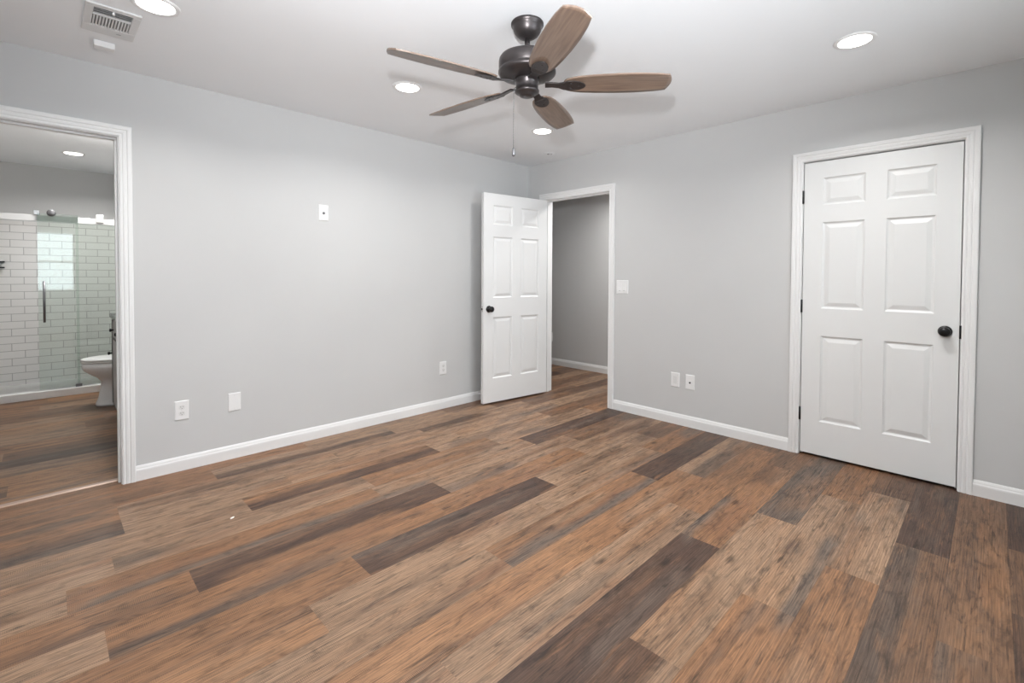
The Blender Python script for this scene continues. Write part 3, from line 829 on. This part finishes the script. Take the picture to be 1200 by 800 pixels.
# local x = world x + 3.6
door_g = pane_obj('sliding_door', -3.845 + 3.6, -3.545 + 3.6, -.012, .012, gz - .0)
fix_g = pane_obj('fixed_panel', -3.565 + 3.6, BATH_X1 - .013 + 3.6, .016, .004, gz - .02)
bm = new_bm(); add_box(bm, BATH_X0 + .013 + 3.6, BATH_X1 - .013 + 3.6, -.004, .006, 1.765 - CURB_H, 1.825 - CURB_H); obj('rail', bm, M['rail'], sh, bevel=.002)
bm = new_bm(); add_lathe(bm, [(0, 0), (.030, 0), (.034, .006), (.034, .016), (.028, .022), (0, .022)], 28, Matrix.Translation((-3.743 + 3.6, -.017, 1.852 - CURB_H)) @ Matrix.Rotation(R(90), 4, 'X')); obj('roller', bm, M['steel'], door_g)
bm = new_bm(); add_box(bm, -3.405 + 3.6, -3.345 + 3.6, -.022, .026, 1.785 - CURB_H, 1.868 - CURB_H); obj('bracket', bm, M['plastic'], sh, bevel=.004)
bm = new_bm(); add_box(bm, -3.870 + 3.6, -3.825 + 3.6, -.012, .016, 1.825 - CURB_H, 1.872 - CURB_H); obj('rail_stop', bm, M['chrome'], sh, bevel=.004)
bm = new_bm()
hxp = -3.803 + 3.6
add_tube(bm, [(hxp, -.018, 1.13 - CURB_H), (hxp, -.050, 1.13 - CURB_H)], .006); add_tube(bm, [(hxp, -.018, .80 - CURB_H), (hxp, -.050, .80 - CURB_H)], .006)
add_tube(bm, [(hxp, -.050, 1.17 - CURB_H), (hxp, -.050, .76 - CURB_H)], .010, 14); obj('handle', bm, M['steel'], door_g)
bm = new_bm(); add_box(bm, -3.58 + 3.6, -3.53 + 3.6, -.02, .024, .0, .03); obj('floor_guide', bm, M['steel'], sh, bevel=.003)

# little dark metal shelf on the tiled wall at the far left
sf = thing('shower_shelf', 'small dark metal shelf on tiled shower wall at left edge', 'shower shelf', (-4.19, BATH_Y1 - .012, 1.30))
bm = new_bm(); add_box(bm, -.09, .09, -.10, 0, 0, .014); obj('lower_bar', bm, M['black'], sf)
bm = new_bm(); add_box(bm, -.09, .09, -.06, 0, .062, .074); obj('upper_bar', bm, M['black'], sf)
bm = new_bm(); add_box(bm, -.07, .07, -.006, 0, .014, .062); obj('back_plate', bm, M['plastic_in'], sf)

# toilet: local -x is the front; stands on y = 2.32, tank against the right bathroom wall
tl = thing('toilet', 'white toilet beside the grey vanity in the bathroom', 'toilet', (-3.185, 2.33, 0))
def oval(cx, cy, ax_f, ax_b, ay, z, n=40, pw_=2.3):
    o = []
    for i in range(n):
        a = 2 * PI * i / n; ca, sa = math.cos(a), math.sin(a)
        ex = 2 / pw_
        x = math.copysign(abs(ca) ** ex, ca); y = math.copysign(abs(sa) ** ex, sa)
        o.append(Vector((cx + (ax_b if x > 0 else ax_f) * x, cy + ay * y, z)))
    return o
bm = new_bm()
add_loft(bm, [oval(.05, 0, .335, .20, .120, 0, pw_=2.8), oval(.05, 0, .335, .20, .118, .02, pw_=2.8), oval(.05, 0, .312, .19, .102, .08), oval(.05, 0, .296, .19, .096, .17),
              oval(.05, 0, .292, .20, .098, .225), oval(.03, 0, .300, .22, .117, .262), oval(.0, 0, .318, .24, .150, .30), oval(-.02, 0, .345, .26, .178, .338), oval(-.02, 0, .357, .28, .186, .365), oval(-.02, 0, .358, .28, .187, .412), oval(-.02, 0, .335, .26, .168, .414)])
obj('bowl', bm, M['porcelain'], tl)
bm = new_bm(); add_loft(bm, [oval(-.02, 0, .358, .22, .186, .4145), oval(-.02, 0, .366, .225, .192, .418), oval(-.02, 0, .366, .225, .192, .428), oval(-.02, 0, .36, .22, .187, .431)]); obj('seat', bm, M['seat'], tl)
bm = new_bm(); add_loft(bm, [oval(-.02, 0, .358, .225, .186, .4335), oval(-.02, 0, .366, .23, .193, .437), oval(-.02, 0, .366, .23, .193, .445), oval(-.02, 0, .345, .22, .178, .452), oval(-.01, 0, .20, .15, .10, .456)]); obj('lid', bm, M['seat'], tl)
bm = new_bm(); add_box(bm, .175, .365, -.215, .215, .40, .74); tk = obj('tank', bm, M['porcelain'], tl, bevel=.018, seg=4)
bm = new_bm(); add_box(bm, .165, .372, -.225, .225, .742, .775); obj('tank_lid', bm, M['porcelain'], tk, bevel=.012, seg=3)
bm = new_bm(); add_box(bm, .12, .36, -.11, .11, .20, .405); obj('tank_shelf', bm, M['porcelain'], tl, bevel=.02, seg=3)

# vanity: front face x = -3.352, from y = .55 to 1.86, against the right bathroom wall
vn = thing('bathroom_vanity', 'grey bathroom vanity with dark stone top beside the toilet', 'vanity', (-3.366, 1.84, 0))
VD = BATH_X1 + 3.366 - .03
bm = new_bm(); add_box(bm, .0, VD, -1.30, 0, .10, .865); add_box(bm, .06, VD, -1.29, -.01, 0, .10); obj('cabinet', bm, M['vanity'], vn, bevel=.002)
bm = new_bm(); add_box(bm, -.03, VD, -1.33, .025, .866, .898); obj('countertop', bm, M['stone'], vn, bevel=.004)
def front(name, y0, y1, z0, z1, kn):
    bm = new_bm(); add_box(bm, -.019, -.0005, y0, y1, z0, z1)
    fr = .045
    fc = [f for f in bm.faces if f.normal.x < -.9 or abs(f.calc_center_median().x + .019) < 1e-4]
    bmesh.ops.inset_region(bm, faces=fc, thickness=fr, depth=0)
    for f in fc:
        for v_ in f.verts: v_.co.x += .008
    o = obj(name, bm, M['vanity'], vn, bevel=.0015)
    bm = new_bm(); add_lathe(bm, [(0, 0), (.006, 0), (.006, .012), (.013, .017), (.015, .023), (.011, .029), (0, .030)], 20, Matrix.Translation((-.019, kn[0], kn[1])) @ Matrix.Rotation(R(-90), 4, 'Y')); obj('knob', bm, M['black'], o)
front('drawer', -.42, -.015, .695, .85, (-.22, .77))
front('drawer', -.835, -.43, .695, .85, (-.63, .77))
front('drawer', -1.285, -.845, .695, .85, (-1.06, .77))
front('cabinet_door', -.42, -.015, .115, .685, (-.055, .555))
front('cabinet_door', -.835, -.43, .115, .685, (-.79, .60))
front('cabinet_door', -1.285, -.845, .115, .685, (-.89, .60))
